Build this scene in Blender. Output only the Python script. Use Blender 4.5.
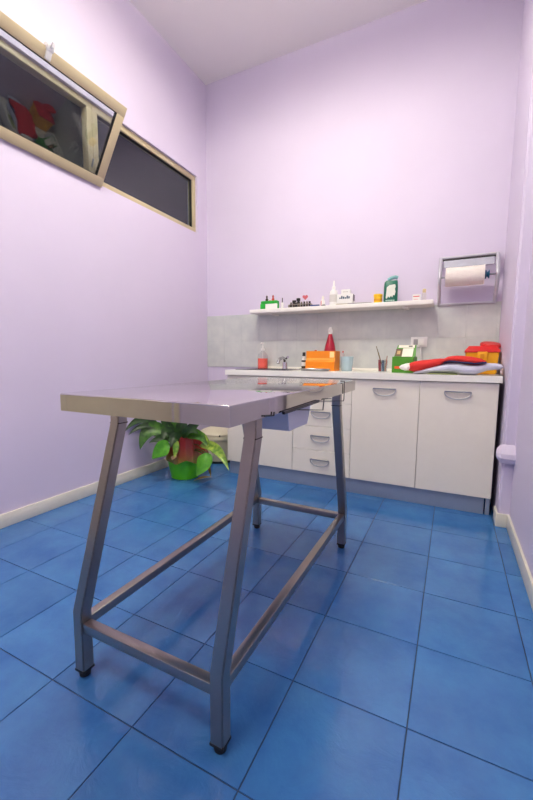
import bpy, bmesh, math, random
from mathutils import Vector, Matrix

for o in list(bpy.data.objects): bpy.data.objects.remove(o)
scene = bpy.context.scene
COL = scene.collection
random.seed(4)

# ------------------------------------------------------------------ camera
F_PX, YAW, PITCH, ROLL = 374.19, 0.4597, 0.1095, 0.0081
fw = Vector((-math.sin(YAW)*math.cos(PITCH), math.cos(YAW)*math.cos(PITCH), -math.sin(PITCH)))
rt = Vector((math.cos(YAW), math.sin(YAW), 0)); up = rt.cross(fw)
cr, sr = math.cos(ROLL), math.sin(ROLL)
RT = cr*rt + sr*up; UP = -sr*rt + cr*up
CAM = Vector((0, 0, 1.0))
cd = bpy.data.cameras.new('camera'); cam = bpy.data.objects.new('camera', cd); COL.objects.link(cam)
m = Matrix((RT, UP, -fw)).transposed().to_4x4(); m.translation = CAM
cam.matrix_world = m
cd.sensor_fit = 'HORIZONTAL'; cd.sensor_width = 36; cd.lens = F_PX/533*36; cd.clip_start = 0.02
scene.camera = cam
def ray(u, v): return RT*((u-266.5)/F_PX) + UP*((400-v)/F_PX) + fw
def aty(u, v, y): d = ray(u, v); return CAM + d*(y/d.y)
def atz(u, v, z): d = ray(u, v); return CAM + d*((z-1)/d.z)

# ------------------------------------------------------------------ world, exposure, lamps
w = bpy.data.worlds.new('night'); scene.world = w; w.use_nodes = True
w.node_tree.nodes['Background'].inputs[0].default_value = (0.010, 0.012, 0.018, 1)
w.node_tree.nodes['Background'].inputs[1].default_value = 1.0
vs = scene.view_settings
vs.view_transform = 'Standard'; vs.look = 'None'; vs.gamma = 1; vs.use_curve_mapping = False
vs.exposure = 0.05
def area(name, loc, sx, sy, power, col, spread=180):
    l = bpy.data.lights.new(name, 'AREA'); l.shape = 'RECTANGLE'; l.size = sx; l.size_y = sy
    l.energy = power; l.color = col; l.spread = math.radians(spread)
    o = bpy.data.objects.new(name, l); COL.objects.link(o); o.location = loc
    return o
LAMP_COL = (1.0, 0.985, 0.79)
LAMP_Z = 3.42
for ly_, pw in ((1.66, 36), (-0.35, 25)):
    area('lamp_light', (-0.98, ly_, LAMP_Z-.045), 1.10, 0.24, pw, LAMP_COL)               # downward through the diffuser
    area('ceiling_fill', (-0.98, ly_, LAMP_Z+.10), 1.10, 0.24, pw*1.15, LAMP_COL).rotation_euler = (math.pi, 0, 0)   # added upward fill to brighten the ceiling, above the closed housing

# ------------------------------------------------------------------ materials
def lin(c): return tuple(((x/255)/12.92 if x/255 <= 0.04045 else ((x/255+0.055)/1.055)**2.4) for x in c)
MATS = {}
def mat(name, rgb, rough=0.5, metal=0.0, var=0.06, scale=8.0, bump=0.0, bscale=60.0, spec=0.5, stretch=None, sss=0, alpha=1, trans=0, emit=None, coat=0):
    if name in MATS: return MATS[name]
    m = bpy.data.materials.new(name); m.use_nodes = True; nt = m.node_tree; b = nt.nodes['Principled BSDF']
    c = lin(rgb)
    tc = nt.nodes.new('ShaderNodeTexCoord'); mp = nt.nodes.new('ShaderNodeMapping')
    nt.links.new(tc.outputs['Object'], mp.inputs[0])
    if stretch: mp.inputs['Scale'].default_value = stretch
    n = nt.nodes.new('ShaderNodeTexNoise'); n.inputs['Scale'].default_value = scale; n.inputs['Detail'].default_value = 4
    nt.links.new(mp.outputs[0], n.inputs['Vector'])
    r = nt.nodes.new('ShaderNodeMix'); r.data_type = 'RGBA'
    r.inputs[6].default_value = (*[x*(1-var) for x in c], 1); r.inputs[7].default_value = (*[min(1, x*(1+var)) for x in c], 1)
    nt.links.new(n.outputs[0], r.inputs[0]); nt.links.new(r.outputs[2], b.inputs['Base Color'])
    b.inputs['Roughness'].default_value = rough; b.inputs['Metallic'].default_value = metal
    b.inputs['Specular IOR Level'].default_value = spec
    if trans: b.inputs['Transmission Weight'].default_value = trans
    if coat: b.inputs['Coat Weight'].default_value = coat
    if alpha < 1: b.inputs['Alpha'].default_value = alpha
    if emit: b.inputs['Emission Color'].default_value = (*c, 1); b.inputs['Emission Strength'].default_value = emit
    if bump:
        n2 = nt.nodes.new('ShaderNodeTexNoise'); n2.inputs['Scale'].default_value = bscale
        nt.links.new(mp.outputs[0], n2.inputs['Vector'])
        bp = nt.nodes.new('ShaderNodeBump'); bp.inputs['Strength'].default_value = bump; bp.inputs['Distance'].default_value = 0.01
        nt.links.new(n2.outputs[0], bp.inputs['Height']); nt.links.new(bp.outputs[0], b.inputs['Normal'])
    MATS[name] = m; return m

WALL = mat('lilac_wall_paint', (215, 204, 228), 0.55, var=0.03, scale=3, bump=0.05, bscale=120, spec=0.3)
CEIL = mat('ceiling_paint', (246, 241, 240), 0.8, var=0.02, scale=3)
BASEB = mat('cream_baseboard', (226, 220, 208), 0.4)
STEEL = mat('brushed_steel_top', (206, 204, 204), 0.06, 1.0, var=0.05, scale=6, bump=0.008, bscale=14)
FASCIA = mat('steel_fascia', (190, 186, 180), 0.04, 1.0, var=0.05, scale=6, bump=0.004, bscale=14)
LEGM = mat('satin_steel_tube', (164, 156, 150), 0.30, 1.0, var=0.10, scale=9, bump=0.03, bscale=40)
RUBBER = mat('black_rubber', (16, 16, 18), 0.6)
GREYPL = mat('grey_handle_metal', (140, 144, 156), 0.35, 0.6)
CABF = mat('cream_laminate', (240, 232, 220), 0.42, var=0.02, scale=20)
CABB = mat('cabinet_carcass', (206, 198, 190), 0.6, var=0.02)
TOPM = mat('white_worktop', (244, 241, 234), 0.3, var=0.02)
TOE = mat('blue_grey_plinth', (160, 172, 192), 0.30, 0.1, var=0.05)
GAP = mat('dark_gap', (30, 30, 36), 0.7)
WHITE = mat('white_plastic', (238, 236, 234), 0.4, var=0.02)
SHELFM = mat('white_shelf', (240, 236, 232), 0.4, var=0.02)
FRAME = mat('beige_window_frame', (192, 176, 144), 0.42, 0.0, var=0.04)
GASK = mat('black_gasket', (18, 18, 20), 0.6)
TUBEM = mat('grey_blue_tube', (200, 198, 208), 0.3, 0.35)
GROUT = mat('dark_grout', (40, 62, 92), 0.8, var=0.1, scale=30)
WGROUT = mat('pale_grout', (196, 198, 200), 0.6)
DOORM = mat('beige_door', (238, 226, 194), 0.45)
CHROME = mat('chrome', (200, 200, 205), 0.12, 1.0)
SINKM = mat('sink_steel', (150, 150, 154), 0.25, 1.0)
BLACK = mat('black_plastic', (22, 22, 26), 0.4)
BASIN = mat('lavender_plastic', (184, 188, 208), 0.4)

def floor_tile_mat():
    m = bpy.data.materials.new('blue_ceramic_tile'); m.use_nodes = True; nt = m.node_tree; b = nt.nodes['Principled BSDF']
    N = nt.nodes.new; L = nt.links.new
    tc = N('ShaderNodeTexCoord'); oi = N('ShaderNodeObjectInfo'); add = N('ShaderNodeVectorMath'); add.operation = 'ADD'
    geo = N('ShaderNodeNewGeometry')
    sc = N('ShaderNodeVectorMath'); sc.operation = 'SCALE'; sc.inputs['Scale'].default_value = 9.0
    comb = N('ShaderNodeCombineXYZ'); L(oi.outputs['Random'], comb.inputs[0]); L(oi.outputs['Random'], comb.inputs[2])
    L(comb.outputs[0], sc.inputs[0]); L(geo.outputs['Position'], add.inputs[0]); L(sc.outputs[0], add.inputs[1])
    n1 = N('ShaderNodeTexNoise'); n1.inputs['Scale'].default_value = 5; n1.inputs['Detail'].default_value = 6; n1.inputs['Roughness'].default_value = .65
    L(add.outputs[0], n1.inputs['Vector'])
    cr_ = N('ShaderNodeValToRGB'); e = cr_.color_ramp.elements
    e[0].position = .28; e[0].color = (*lin((47, 98, 165)), 1); e[1].position = .75; e[1].color = (*lin((68, 126, 186)), 1)
    L(n1.outputs[0], cr_.inputs[0])
    hs = N('ShaderNodeHueSaturation'); mr = N('ShaderNodeMapRange'); mr.inputs[3].default_value = .94; mr.inputs[4].default_value = 1.05
    L(oi.outputs['Random'], mr.inputs[0]); L(mr.outputs[0], hs.inputs['Value']); L(cr_.outputs[0], hs.inputs['Color'])
    L(hs.outputs[0], b.inputs['Base Color'])
    n2 = N('ShaderNodeTexNoise'); n2.inputs['Scale'].default_value = 8; n2.inputs['Detail'].default_value = 5; n2.inputs['Roughness'].default_value = .6; n2.inputs['Distortion'].default_value = 1.5
    L(add.outputs[0], n2.inputs['Vector'])
    bp = N('ShaderNodeBump'); bp.inputs['Strength'].default_value = .12; bp.inputs['Distance'].default_value = .02
    L(n2.outputs[0], bp.inputs['Height']); L(bp.outputs[0], b.inputs['Normal'])
    b.inputs['Roughness'].default_value = .12; b.inputs['Specular IOR Level'].default_value = .6
    return m
FTILE = floor_tile_mat()
def splash_mat():
    m = mat('pale_marbled_tile', (200, 202, 206), 0.22, var=0.0)
    nt = m.node_tree; b = nt.nodes['Principled BSDF']; N = nt.nodes.new; L = nt.links.new
    geo = N('ShaderNodeNewGeometry'); n = N('ShaderNodeTexNoise'); n.inputs['Scale'].default_value = 9; n.inputs['Detail'].default_value = 6
    L(geo.outputs['Position'], n.inputs['Vector']); c = N('ShaderNodeValToRGB'); e = c.color_ramp.elements
    e[0].position = .3; e[0].color = (*lin((194, 197, 199)), 1); e[1].position = .7; e[1].color = (*lin((210, 212, 210)), 1)
    L(n.outputs[0], c.inputs[0]); L(c.outputs[0], b.inputs['Base Color']); return m
STILE = splash_mat()
def glass_mat(name, tint, refl):
    m = bpy.data.materials.new(name); m.use_nodes = True; nt = m.node_tree; nt.nodes.remove(nt.nodes['Principled BSDF'])
    N = nt.nodes.new; L = nt.links.new
    t = N('ShaderNodeBsdfTransparent'); t.inputs[0].default_value = (*tint, 1)
    g = N('ShaderNodeBsdfGlossy'); g.inputs['Roughness'].default_value = .015
    lw = N('ShaderNodeLayerWeight'); lw.inputs[0].default_value = .25
    mr = N('ShaderNodeMapRange'); mr.inputs[3].default_value = refl; mr.inputs[4].default_value = .6
    mth = N('ShaderNodeMath'); mth.operation = 'POWER'; mth.inputs[1].default_value = 3.0
    L(lw.outputs['Facing'], mth.inputs[0]); L(mth.outputs[0], mr.inputs[0])
    mx = N('ShaderNodeMixShader'); L(mr.outputs[0], mx.inputs[0]); L(t.outputs[0], mx.inputs[1]); L(g.outputs[0], mx.inputs[2])
    L(mx.outputs[0], nt.nodes['Material Output'].inputs[0]); return m
GLASS = glass_mat('window_glass', (.80, .84, .86), .075)
CLEAR = glass_mat('clear_plastic', (.93, .94, .95), .04)
BLUEG = glass_mat('blue_glass', (.62, .80, .90), .07)

# ------------------------------------------------------------------ mesh helpers
def finish(bm, ang=38):
    bmesh.ops.recalc_face_normals(bm, faces=bm.faces)
    for f in bm.faces: f.smooth = True
    for e in bm.edges:
        if len(e.link_faces) == 2 and e.calc_face_angle(0) > math.radians(ang): e.smooth = False
def obj(name, bm, material, parent=None, label=None, mesh=None, ang=38):
    if mesh is None:
        finish(bm, ang); mesh = bpy.data.meshes.new(name); bm.to_mesh(mesh); bm.free()
        for mm in (material if isinstance(material, (list, tuple)) else [material]): mesh.materials.append(mm)
    o = bpy.data.objects.new(name, mesh); COL.objects.link(o)
    if parent is not None: o.parent = parent
    if label: o['label'] = label
    return o
def tag(o, label, cat, group=None):
    o['label'] = label; o['category'] = cat
    if group: o['group'] = group
    return o
def thing(name, label, cat, loc=(0, 0, 0), rotz=0, group=None):
    o = bpy.data.objects.new(name, None); COL.objects.link(o); o.empty_display_size = .05
    o.location = loc; o.rotation_euler = (0, 0, rotz); return tag(o, label, cat, group)
def struct(name, bm, material, label=None, cat=None):
    o = obj(name, bm, material); o['kind'] = 'structure'
    if label: o['label'] = label
    if cat: o['category'] = cat
    return o
def B(): return bmesh.new()
def box(bm, x0, x1, y0, y1, z0, z1, bev=0.0, seg=2):
    r = bmesh.ops.create_cube(bm, size=1)
    vsx = r['verts']
    for v in vsx:
        v.co = Vector(((x0+x1)/2 + v.co.x*(x1-x0), (y0+y1)/2 + v.co.y*(y1-y0), (z0+z1)/2 + v.co.z*(z1-z0)))
    if bev:
        es = list({e for v in vsx for e in v.link_edges})
        bmesh.ops.bevel(bm, geom=es, offset=bev, segments=seg, affect='EDGES', profile=.5)
    return bm
def cbox(bm, c, s, bev=0, seg=2): return box(bm, c[0]-s[0]/2, c[0]+s[0]/2, c[1]-s[1]/2, c[1]+s[1]/2, c[2]-s[2]/2, c[2]+s[2]/2, bev, seg)
def loft(bm, rings, closed=True, cap=True):
    vr = [[bm.verts.new(p) for p in r] for r in rings]
    n = len(vr[0])
    for a, b in zip(vr, vr[1:]):
        for i in range(n if closed else n-1):
            j = (i+1) % n
            try: bm.faces.new((a[i], a[j], b[j], b[i]))
            except ValueError: pass
    if cap and closed:
        bm.faces.new(vr[0][::-1]); bm.faces.new(vr[-1])
    return bm
def lathe(bm, prof, n=24, c=(0, 0, 0), sx=1, sy=1, cap=True):
    rings = [[(c[0]+sx*max(r, 1e-4)*math.cos(2*math.pi*i/n), c[1]+sy*max(r, 1e-4)*math.sin(2*math.pi*i/n), c[2]+z) for i in range(n)] for r, z in prof]
    return loft(bm, rings, True, cap)
def tube(bm, pts, r, n=8, square=False):
    pts = [Vector(p) for p in pts]; rings = []
    for i, p in enumerate(pts):
        a = (pts[i]-pts[i-1]).normalized() if i > 0 else None
        b = (pts[i+1]-pts[i]).normalized() if i < len(pts)-1 else None
        t = (a+b).normalized() if a is not None and b is not None else (a if a is not None else b)
        k = 1.0
        if a is not None and b is not None: k = 1/max(.35, a.dot(t))
        ref = Vector((0, 0, 1)) if abs(t.z) < .95 else Vector((1, 0, 0))
        if i == 0: u = t.cross(ref).normalized()
        else:
            u = (u - t*u.dot(t)).normalized()
        v = t.cross(u)
        rings.append([p + (u*math.cos(2*math.pi*j/n) + v*math.sin(2*math.pi*j/n))*r for j in range(n)])
    return loft(bm, rings)
def prism(bm, poly, z0, z1):
    a = [bm.verts.new((x, y, z0)) for x, y in poly]; b = [bm.verts.new((x, y, z1)) for x, y in poly]
    n = len(poly); bm.faces.new(a[::-1]); bm.faces.new(b)
    for i in range(n): bm.faces.new((a[i], a[(i+1) % n], b[(i+1) % n], b[i]))
    return bm
def copy_tree(o, parent=None):
    c = o.copy(); COL.objects.link(c); c.parent = parent
    for ch in list(o.children): copy_tree(ch, c)
    return c

# ------------------------------------------------------------------ room shell
XL, XR, YF, YB, H = -2.323, 0.355, -1.40, 3.29, 3.66
XP, YP = 0.295, 2.583
ZC, YC = 0.906, 2.687
fl = struct('floor', box(B(), XL-.1, XR+.1, YF-.1, YB+.1, -.12, -.003), GROUT, 'blue ceramic tiled floor', None)
TS, TX, TY, G = 0.3355, -0.0575, 0.9965, 0.0035
cache = {}
ix0 = math.floor((XL-TX)/TS); ix1 = math.ceil((XR-TX)/TS); iy0 = math.floor((YF-TY)/TS); iy1 = math.ceil((YB-TY)/TS)
for ix in range(ix0, ix1):
    for iy in range(iy0, iy1):
        x0, x1 = TX+ix*TS+G/2, TX+(ix+1)*TS-G/2; y0, y1 = TY+iy*TS+G/2, TY+(iy+1)*TS-G/2
        x0, x1, y0, y1 = max(x0, XL), min(x1, XR), max(y0, YF), min(y1, YB)
        if y0 > YP: x1 = min(x1, XP)
        if x1-x0 < .01 or y1-y0 < .01: continue
        k = (round(x1-x0, 3), round(y1-y0, 3))
        if k not in cache:
            bm = box(B(), -k[0]/2, k[0]/2, -k[1]/2, k[1]/2, -.008, 0)
            te = [e for e in bm.edges if all(v.co.z > -.001 for v in e.verts)]
            bmesh.ops.bevel(bm, geom=te, offset=.0005, segments=1, affect='EDGES')
            t = obj('tile', bm, FTILE, fl); cache[k] = t.data
        else: t = obj('tile', None, None, fl, mesh=cache[k])
        t.location = ((x0+x1)/2, (y0+y1)/2, random.uniform(-.0002, .0002))

struct('ceiling', box(B(), XL-.1, XR+.1, YF-.1, YB+.1, H, H+.1), CEIL)
WY0, WY1, WZ0, WZ1 = 0.90, 3.135, 2.222, 2.752       # ribbon window opening in the left wall
DY0, DY1, DZ = -1.30, -0.20, 2.06                    # door opening near the front of the left wall
bm = B()
box(bm, XL-.12, XL, DY1, YB+.1, 0, WZ0)
box(bm, XL-.12, XL, YF-.1, WY0, DZ, WZ0); box(bm, XL-.12, XL, YF-.1, DY0, 0, DZ)
box(bm, XL-.12, XL, WY1, YB+.1, WZ0, WZ1); box(bm, XL-.12, XL, YF-.1, WY0, WZ0, WZ1)
box(bm, XL-.12, XL, YF-.1, YB+.1, WZ1, H)
struct('wall_left', bm, WALL)
wb = struct('wall_back', box(B(), XL-.12, XR+.1, YB, YB+.1, 0, H), WALL)
bm = prism(B(), [(XR+.12, YF-.1), (XR, YF-.1), (XR, YP), (XP, YP), (XP, YB), (XR+.12, YB)], 0, H)
es = [e for e in bm.edges if abs(e.verts[0].co.z-e.verts[1].co.z) > 1 and all(abs(v.co.y-YP) < .01 and abs(v.co.x-XP) < .01 for v in e.verts)]
bmesh.ops.bevel(bm, geom=es, offset=.012, segments=3, affect='EDGES')
struct('wall_right', bm, WALL)
struct('wall_front', box(B(), XL-.12, XR+.12, YF-.1, YF, 0, H), WALL)
# door near the front of the left wall (behind the camera, mirrored in the steel)
bm = box(B(), XL-.11, XL-.02, DY0+.005, DY1-.005, .004, DZ-.005, .003)
d1 = struct('door_1', bm, DOORM)
obj('door_handle', tube(B(), [(XL-.02, DY0+.08, 1.02), (XL+.04, DY0+.08, 1.02), (XL+.04, DY0+.2, 1.02)], .009), CHROME, d1)
bm = B(); box(bm, XL-.002, XL+.014, DY0-.06, DY0+.002, 0, DZ+.06, .003); box(bm, XL-.002, XL+.014, DY1-.002, DY1+.06, 0, DZ+.06, .003); box(bm, XL-.002, XL+.014, DY0, DY1, DZ-.002, DZ+.06, .003)
struct('trim_1', bm, DOORM)
# baseboards
def bb(name, x0, x1, y0, y1): struct(name, box(B(), x0, x1, y0, y1, 0, .083, .003), BASEB)
bb('baseboard_left', XL, XL+.013, DY1+.06, YB)
bb('baseboard_back', XL+.013, -1.73, YB-.013, YB)
bm = B(); box(bm, XR-.013, XR, YF, YP-.013, 0, .083, .003); box(bm, XP-.012, XR, YP-.013, YP, 0, .083, .003); box(bm, XP-.012, XP, YP, YP+.12, 0, .083, .003)
struct('baseboard_right', bm, BASEB)
# painted ledge wrapped around the pillar
bm = B()
rings = []
for x, k in ((XP-.034, .25), (XP-.030, .5), (XP-.012, .92), (XP+.01, 1.0), (XR, 1.0)):
    c = .452; 
    rings.append([(x, YP+.004, c+.055*k), (x, YP-.012*k, c+.05*k), (x, YP-.05*k, c+.005*k), (x, YP-.055*k, c-.022*k), (x, YP-.042*k, c-.05*k), (x, YP-.02*k, c-.058*k), (x, YP+.004, c-.058*k)])
loft(bm, rings)
o = struct('trim_2', bm, WALL)
for p_ in o.data.polygons: p_.use_smooth = False
# splash-back tiles on the back wall
SZ0, SZM, SZ1 = .9145, 1.175, 1.434
j = 0; xs = [XL]
x = -0.508 - .2*9
while x < XP-.02:
    if x > XL+.02: xs.append(x)
    x += .1985
xs.append(XP)
gr = obj('grout_bed', box(B(), XL, XP, YB-.0074, YB+.001, SZ0, SZ1), WGROUT, wb)
cache = {}
for a, b in zip(xs, xs[1:]):
    for z0, z1 in ((SZ0, SZM), (SZM, SZ1)):
        wd, hg = round(b-a-.0012, 3), round(z1-z0-.0012, 3)
        if (wd, hg) not in cache:
            t = obj('wall_tile', box(B(), -wd/2, wd/2, -.003, .004, -hg/2, hg/2, .0012, 1), STILE, wb); cache[(wd, hg)] = t.data
        else: t = obj('wall_tile', None, None, wb, mesh=cache[(wd, hg)])
        t.location = ((a+b)/2, YB-.006, (z0+z1)/2)

# ------------------------------------------------------------------ windows (left wall)
def rect_frame(bm, x0, x1, y0, y1, z0, z1, wd, bev=.003):
    box(bm, x0, x1, y0, y1, z1-wd, z1, bev); box(bm, x0, x1, y0, y1, z0, z0+wd, bev)
    box(bm, x0, x1, y0, y0+wd, z0+wd*.98, z1-wd*.98, bev); box(bm, x0, x1, y1-wd, y1, z0+wd*.98, z1-wd*.98, bev)
    return bm
YM = 1.965
FX0, FX1 = XL-.080, XL-.022
w2 = bpy.data.objects.new('window_2', None); COL.objects.link(w2); w2['kind'] = 'structure'; w2['label'] = 'fixed dark pane in a beige frame beside the tilted sash'
w2.location = (XL, 2.55, WZ0)
def rel(o, p): o.location = Vector(o.location) - Vector(p.location); return o
f = rect_frame(B(), FX0, FX1, YM, WY1, WZ0, WZ1, .045)
rel(obj('window_frame', f, FRAME, w2), w2)
rel(obj('gasket', rect_frame(B(), FX0+.02, FX1-.012, YM+.043, WY1-.043, WZ0+.043, WZ1-.043, .006, 0), GASK, w2), w2)
rel(obj('pane', box(B(), FX0+.026, FX0+.034, YM+.045, WY1-.045, WZ0+.045, WZ1-.045), GLASS, w2), w2)
w1 = bpy.data.objects.new('window_1', None); COL.objects.link(w1); w1['kind'] = 'structure'; w1['label'] = 'hopper window with beige sash tilted into the room'
w1.location = (XL, 1.4, WZ0)
rel(obj('window_frame', rect_frame(B(), FX0, FX1, WY0, YM-.001, WZ0, WZ1, .04), FRAME, w1), w1)
# tilted sash: hinged along its bottom edge, leaning into the room
SY0, SY1, SH = .86, 1.99, .525
sash = bpy.data.objects.new('sash_frame', None)
def tilt(bm):
    a = math.radians(31); R = Matrix.Rotation(a, 4, 'Y')
    bmesh.ops.transform(bm, matrix=Matrix.Translation((XL+.004, 0, WZ0-.016)) @ R, verts=bm.verts); return bm
sf = rel(obj('sash_frame', tilt(rect_frame(B(), -.016, .016, SY0, SY1, 0, SH, .060, .003)), FRAME, w1), w1)
o = obj('gasket', tilt(rect_frame(B(), -.008, .0145, SY0+.059, SY1-.059, .059, SH-.059, .0045, 0)), GASK, sf); o.location = Vector((0, 0, 0))
obj('pane', tilt(box(B(), 0, .008, SY0+.062, SY1-.062, .062, SH-.062)), GLASS, sf)
bm = B(); box(bm, .015, .028, 1.435, 1.465, SH-.055, SH-.005, .003); box(bm, -.01, .032, 1.43, 1.47, SH-.012, SH+.018, .004); tube(bm, [(.024, 1.45, SH+.0), (.038, 1.45, SH+.012), (.038, 1.45, SH+.03)], .008)
obj('latch', tilt(bm), WHITE, sf)
obj('stay_arm', tube(B(), [(XL-.05, 1.955, WZ0+.07), (XL+.006, 1.94, WZ0+.15)], .006), GREYPL, w1).location = -Vector(w1.location)

# ------------------------------------------------------------------ ceiling lamps (above and behind the view)
LEM = mat('lamp_diffuser', (255, 248, 244), 0.5, var=0, emit=1.2)
for i, (ly, lb) in enumerate(((1.66, 'white fluorescent batten over the steel table'), (-.35, 'white fluorescent batten nearer the beige door'))):
    t = thing('ceiling_lamp', lb, 'lamp', (-.98, ly, LAMP_Z))
    obj('housing', box(B(), -.64, .64, -.16, .16, .03, .09, .008), WHITE, t)
    for wy in (-.5, .5): obj('hanging_wire', tube(B(), [(wy, 0, .09), (wy, 0, H-LAMP_Z-.001)], .003, 6), GREYPL, t)
    obj('diffuser', box(B(), -.62, .62, -.14, .14, -.035, .03, .012), LEM, t)

# ------------------------------------------------------------------ steel examination table
TC = (-.737, 1.306)
tb = thing('examination_table', 'stainless steel examination table on splayed square legs', 'table', (TC[0], TC[1], 0))
XO = -.008
TXH, TYH, TZ, TO = .295, .614, .894, .027
bm = B(); box(bm, XO-TXH, XO+TXH, TO-TYH, TO+TYH, TZ-.006, TZ, .0025, 3)
obj('tabletop', bm, STEEL, tb)
th = .0022
for nm, a in (('front', (XO-TXH, XO+TXH, TO-TYH, TO-TYH+th)), ('back', (XO-TXH, XO+TXH, TO+TYH-th, TO+TYH)), ('l', (XO-TXH, XO-TXH+th, TO-TYH+th, TO+TYH-th)), ('r', (XO+TXH-th, XO+TXH, TO-TYH+th, TO+TYH-th))):
    obj('fascia', box(B(), *a, TZ-.052, TZ-.004), FASCIA, tb)
LW = .0195
def leg(sx, sy):
    bm = B(); xc = sx*.2555
    prof = [(sy*.584, .022), (sy*.584, .217), (sy*.415, .785), (sy*.415, TZ-.008)]
    # square section swept in the y-z plane with mitred corners
    rings = []
    for i, (y, z) in enumerate(prof):
        d1 = Vector((prof[i][0]-prof[i-1][0], prof[i][1]-prof[i-1][1])).normalized() if i else None
        d2 = Vector((prof[i+1][0]-y, prof[i+1][1]-z)).normalized() if i < len(prof)-1 else None
        t = ((d1+d2).normalized() if d1 and d2 else (d1 or d2)); k = 1/(d1.dot(t)) if d1 and d2 else 1
        nrm = Vector((t.y, -t.x))*LW*k
        c = .003
        a = [(-1, -1), (1, -1), (1, 1), (-1, 1)]
        rings.append([(xc+p*LW, y+nrm.x*q, z+nrm.y*q) for p, q in a])
    loft(bm, rings)
    le = [e for e in bm.edges if all(len(v.link_edges) >= 3 for v in e.verts) and abs(e.verts[0].co.z-e.verts[1].co.z) > .03]
    bmesh.ops.bevel(bm, geom=le, offset=.003, segments=2, affect='EDGES')
    return bm
for sx in (-1, 1):
    for sy in (-1, 1):
        l = obj('leg', leg(sx, sy), LEGM, tb)
        fb = B(); box(fb, sx*.2555-LW-.001, sx*.2555+LW+.001, sy*.584-LW-.001, sy*.584+LW+.001, .020, .028, .001); lathe(fb, [(.013, 0), (.0165, .002), (.0175, .012), (.0165, .022)], 16, (sx*.2555, sy*.584, 0))
        obj('rubber_foot', fb, RUBBER, l)
        # weld plate seam near the top
        obj('weld', box(B(), sx*.2555-LW-.0004, sx*.2555+LW+.0004, sy*.415-LW-.0004, sy*.415+LW+.0004, .783, .786), mat('weld_brown', (70, 58, 52), .5, .8), l)
ZS = .172
for sy in (-1, 1):
    obj('stretcher', box(B(), -.2555+LW, .2555-LW, sy*.584-.015, sy*.584+.015, ZS-.015, ZS+.015, .002), LEGM, tb)
for sx in (-1, 1):
    obj('side_rail', box(B(), sx*.2555-.015, sx*.2555+.015, -.584+LW, .584-LW, ZS+.006-.015, ZS+.006+.015, .002), LEGM, tb)

# small plastic box hung under the table on black wire
bx = thing('hanging_box', 'lavender plastic box hung under the steel table', 'box', (-.527, 1.19, .767))
def taper_box(bm, w0, l0, w1, l1, h, t=.003):
    o = [[(sx*w/2, sy*l/2, z) for sx, sy in ((-1, -1), (1, -1), (1, 1), (-1, 1))] for w, l, z in ((w0-2*t, l0-2*t, h), (w0, l0, 0), (w1, l1, h))]
    inn = [[(sx*(w/2-t), sy*(l/2-t), z) for sx, sy in ((-1, -1), (1, -1), (1, 1), (-1, 1))] for w, l, z in ((w1, l1, h), (w0, l0, t))]
    loft(bm, o[1:] + inn); return bm
obj('body', taper_box(B(), .125, .17, .135, .215, .072), BASIN, bx)
obj('rim', rect_frame(B(), 0, 1, 0, 1, 0, 1, .1, 0) if False else box(box(box(box(B(), -.072, .072, -.112, -.106, .066, .073), -.072, .072, .106, .112, .066, .073), -.072, -.066, -.11, .11, .066, .073), .066, .072, -.11, .11, .066, .073), BASIN, bx)
wr = thing('wire_rack', 'black wire rack hooked along the table side', 'rack', (-.446, 1.18, .84))
def wire(nm, pts, r): obj(nm, tube(B(), [(x, y*1.0136-1.18, 1+(z-1)*1.0136-.84) for x, y, z in pts], r, 6), BLACK, wr)
wire('rail', [(.001, 1.00, .842), (.001, 1.32, .846)], .0055)
wire('bracket', [(0, 1.068, .844), (0, 1.38, .805), (0, 1.391, .847), (0, 1.485, .840)], .0022)
wire('bracket', [(0, 1.319, .846), (0, 1.684, .811), (0, 1.691, .818), (0, 1.693, .9005), (-.02, 1.693, .9005)], .0022)
wire('hook', [(0, .878, .849), (0, .935, .843), (0, .937, .853)], .0025)

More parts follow.
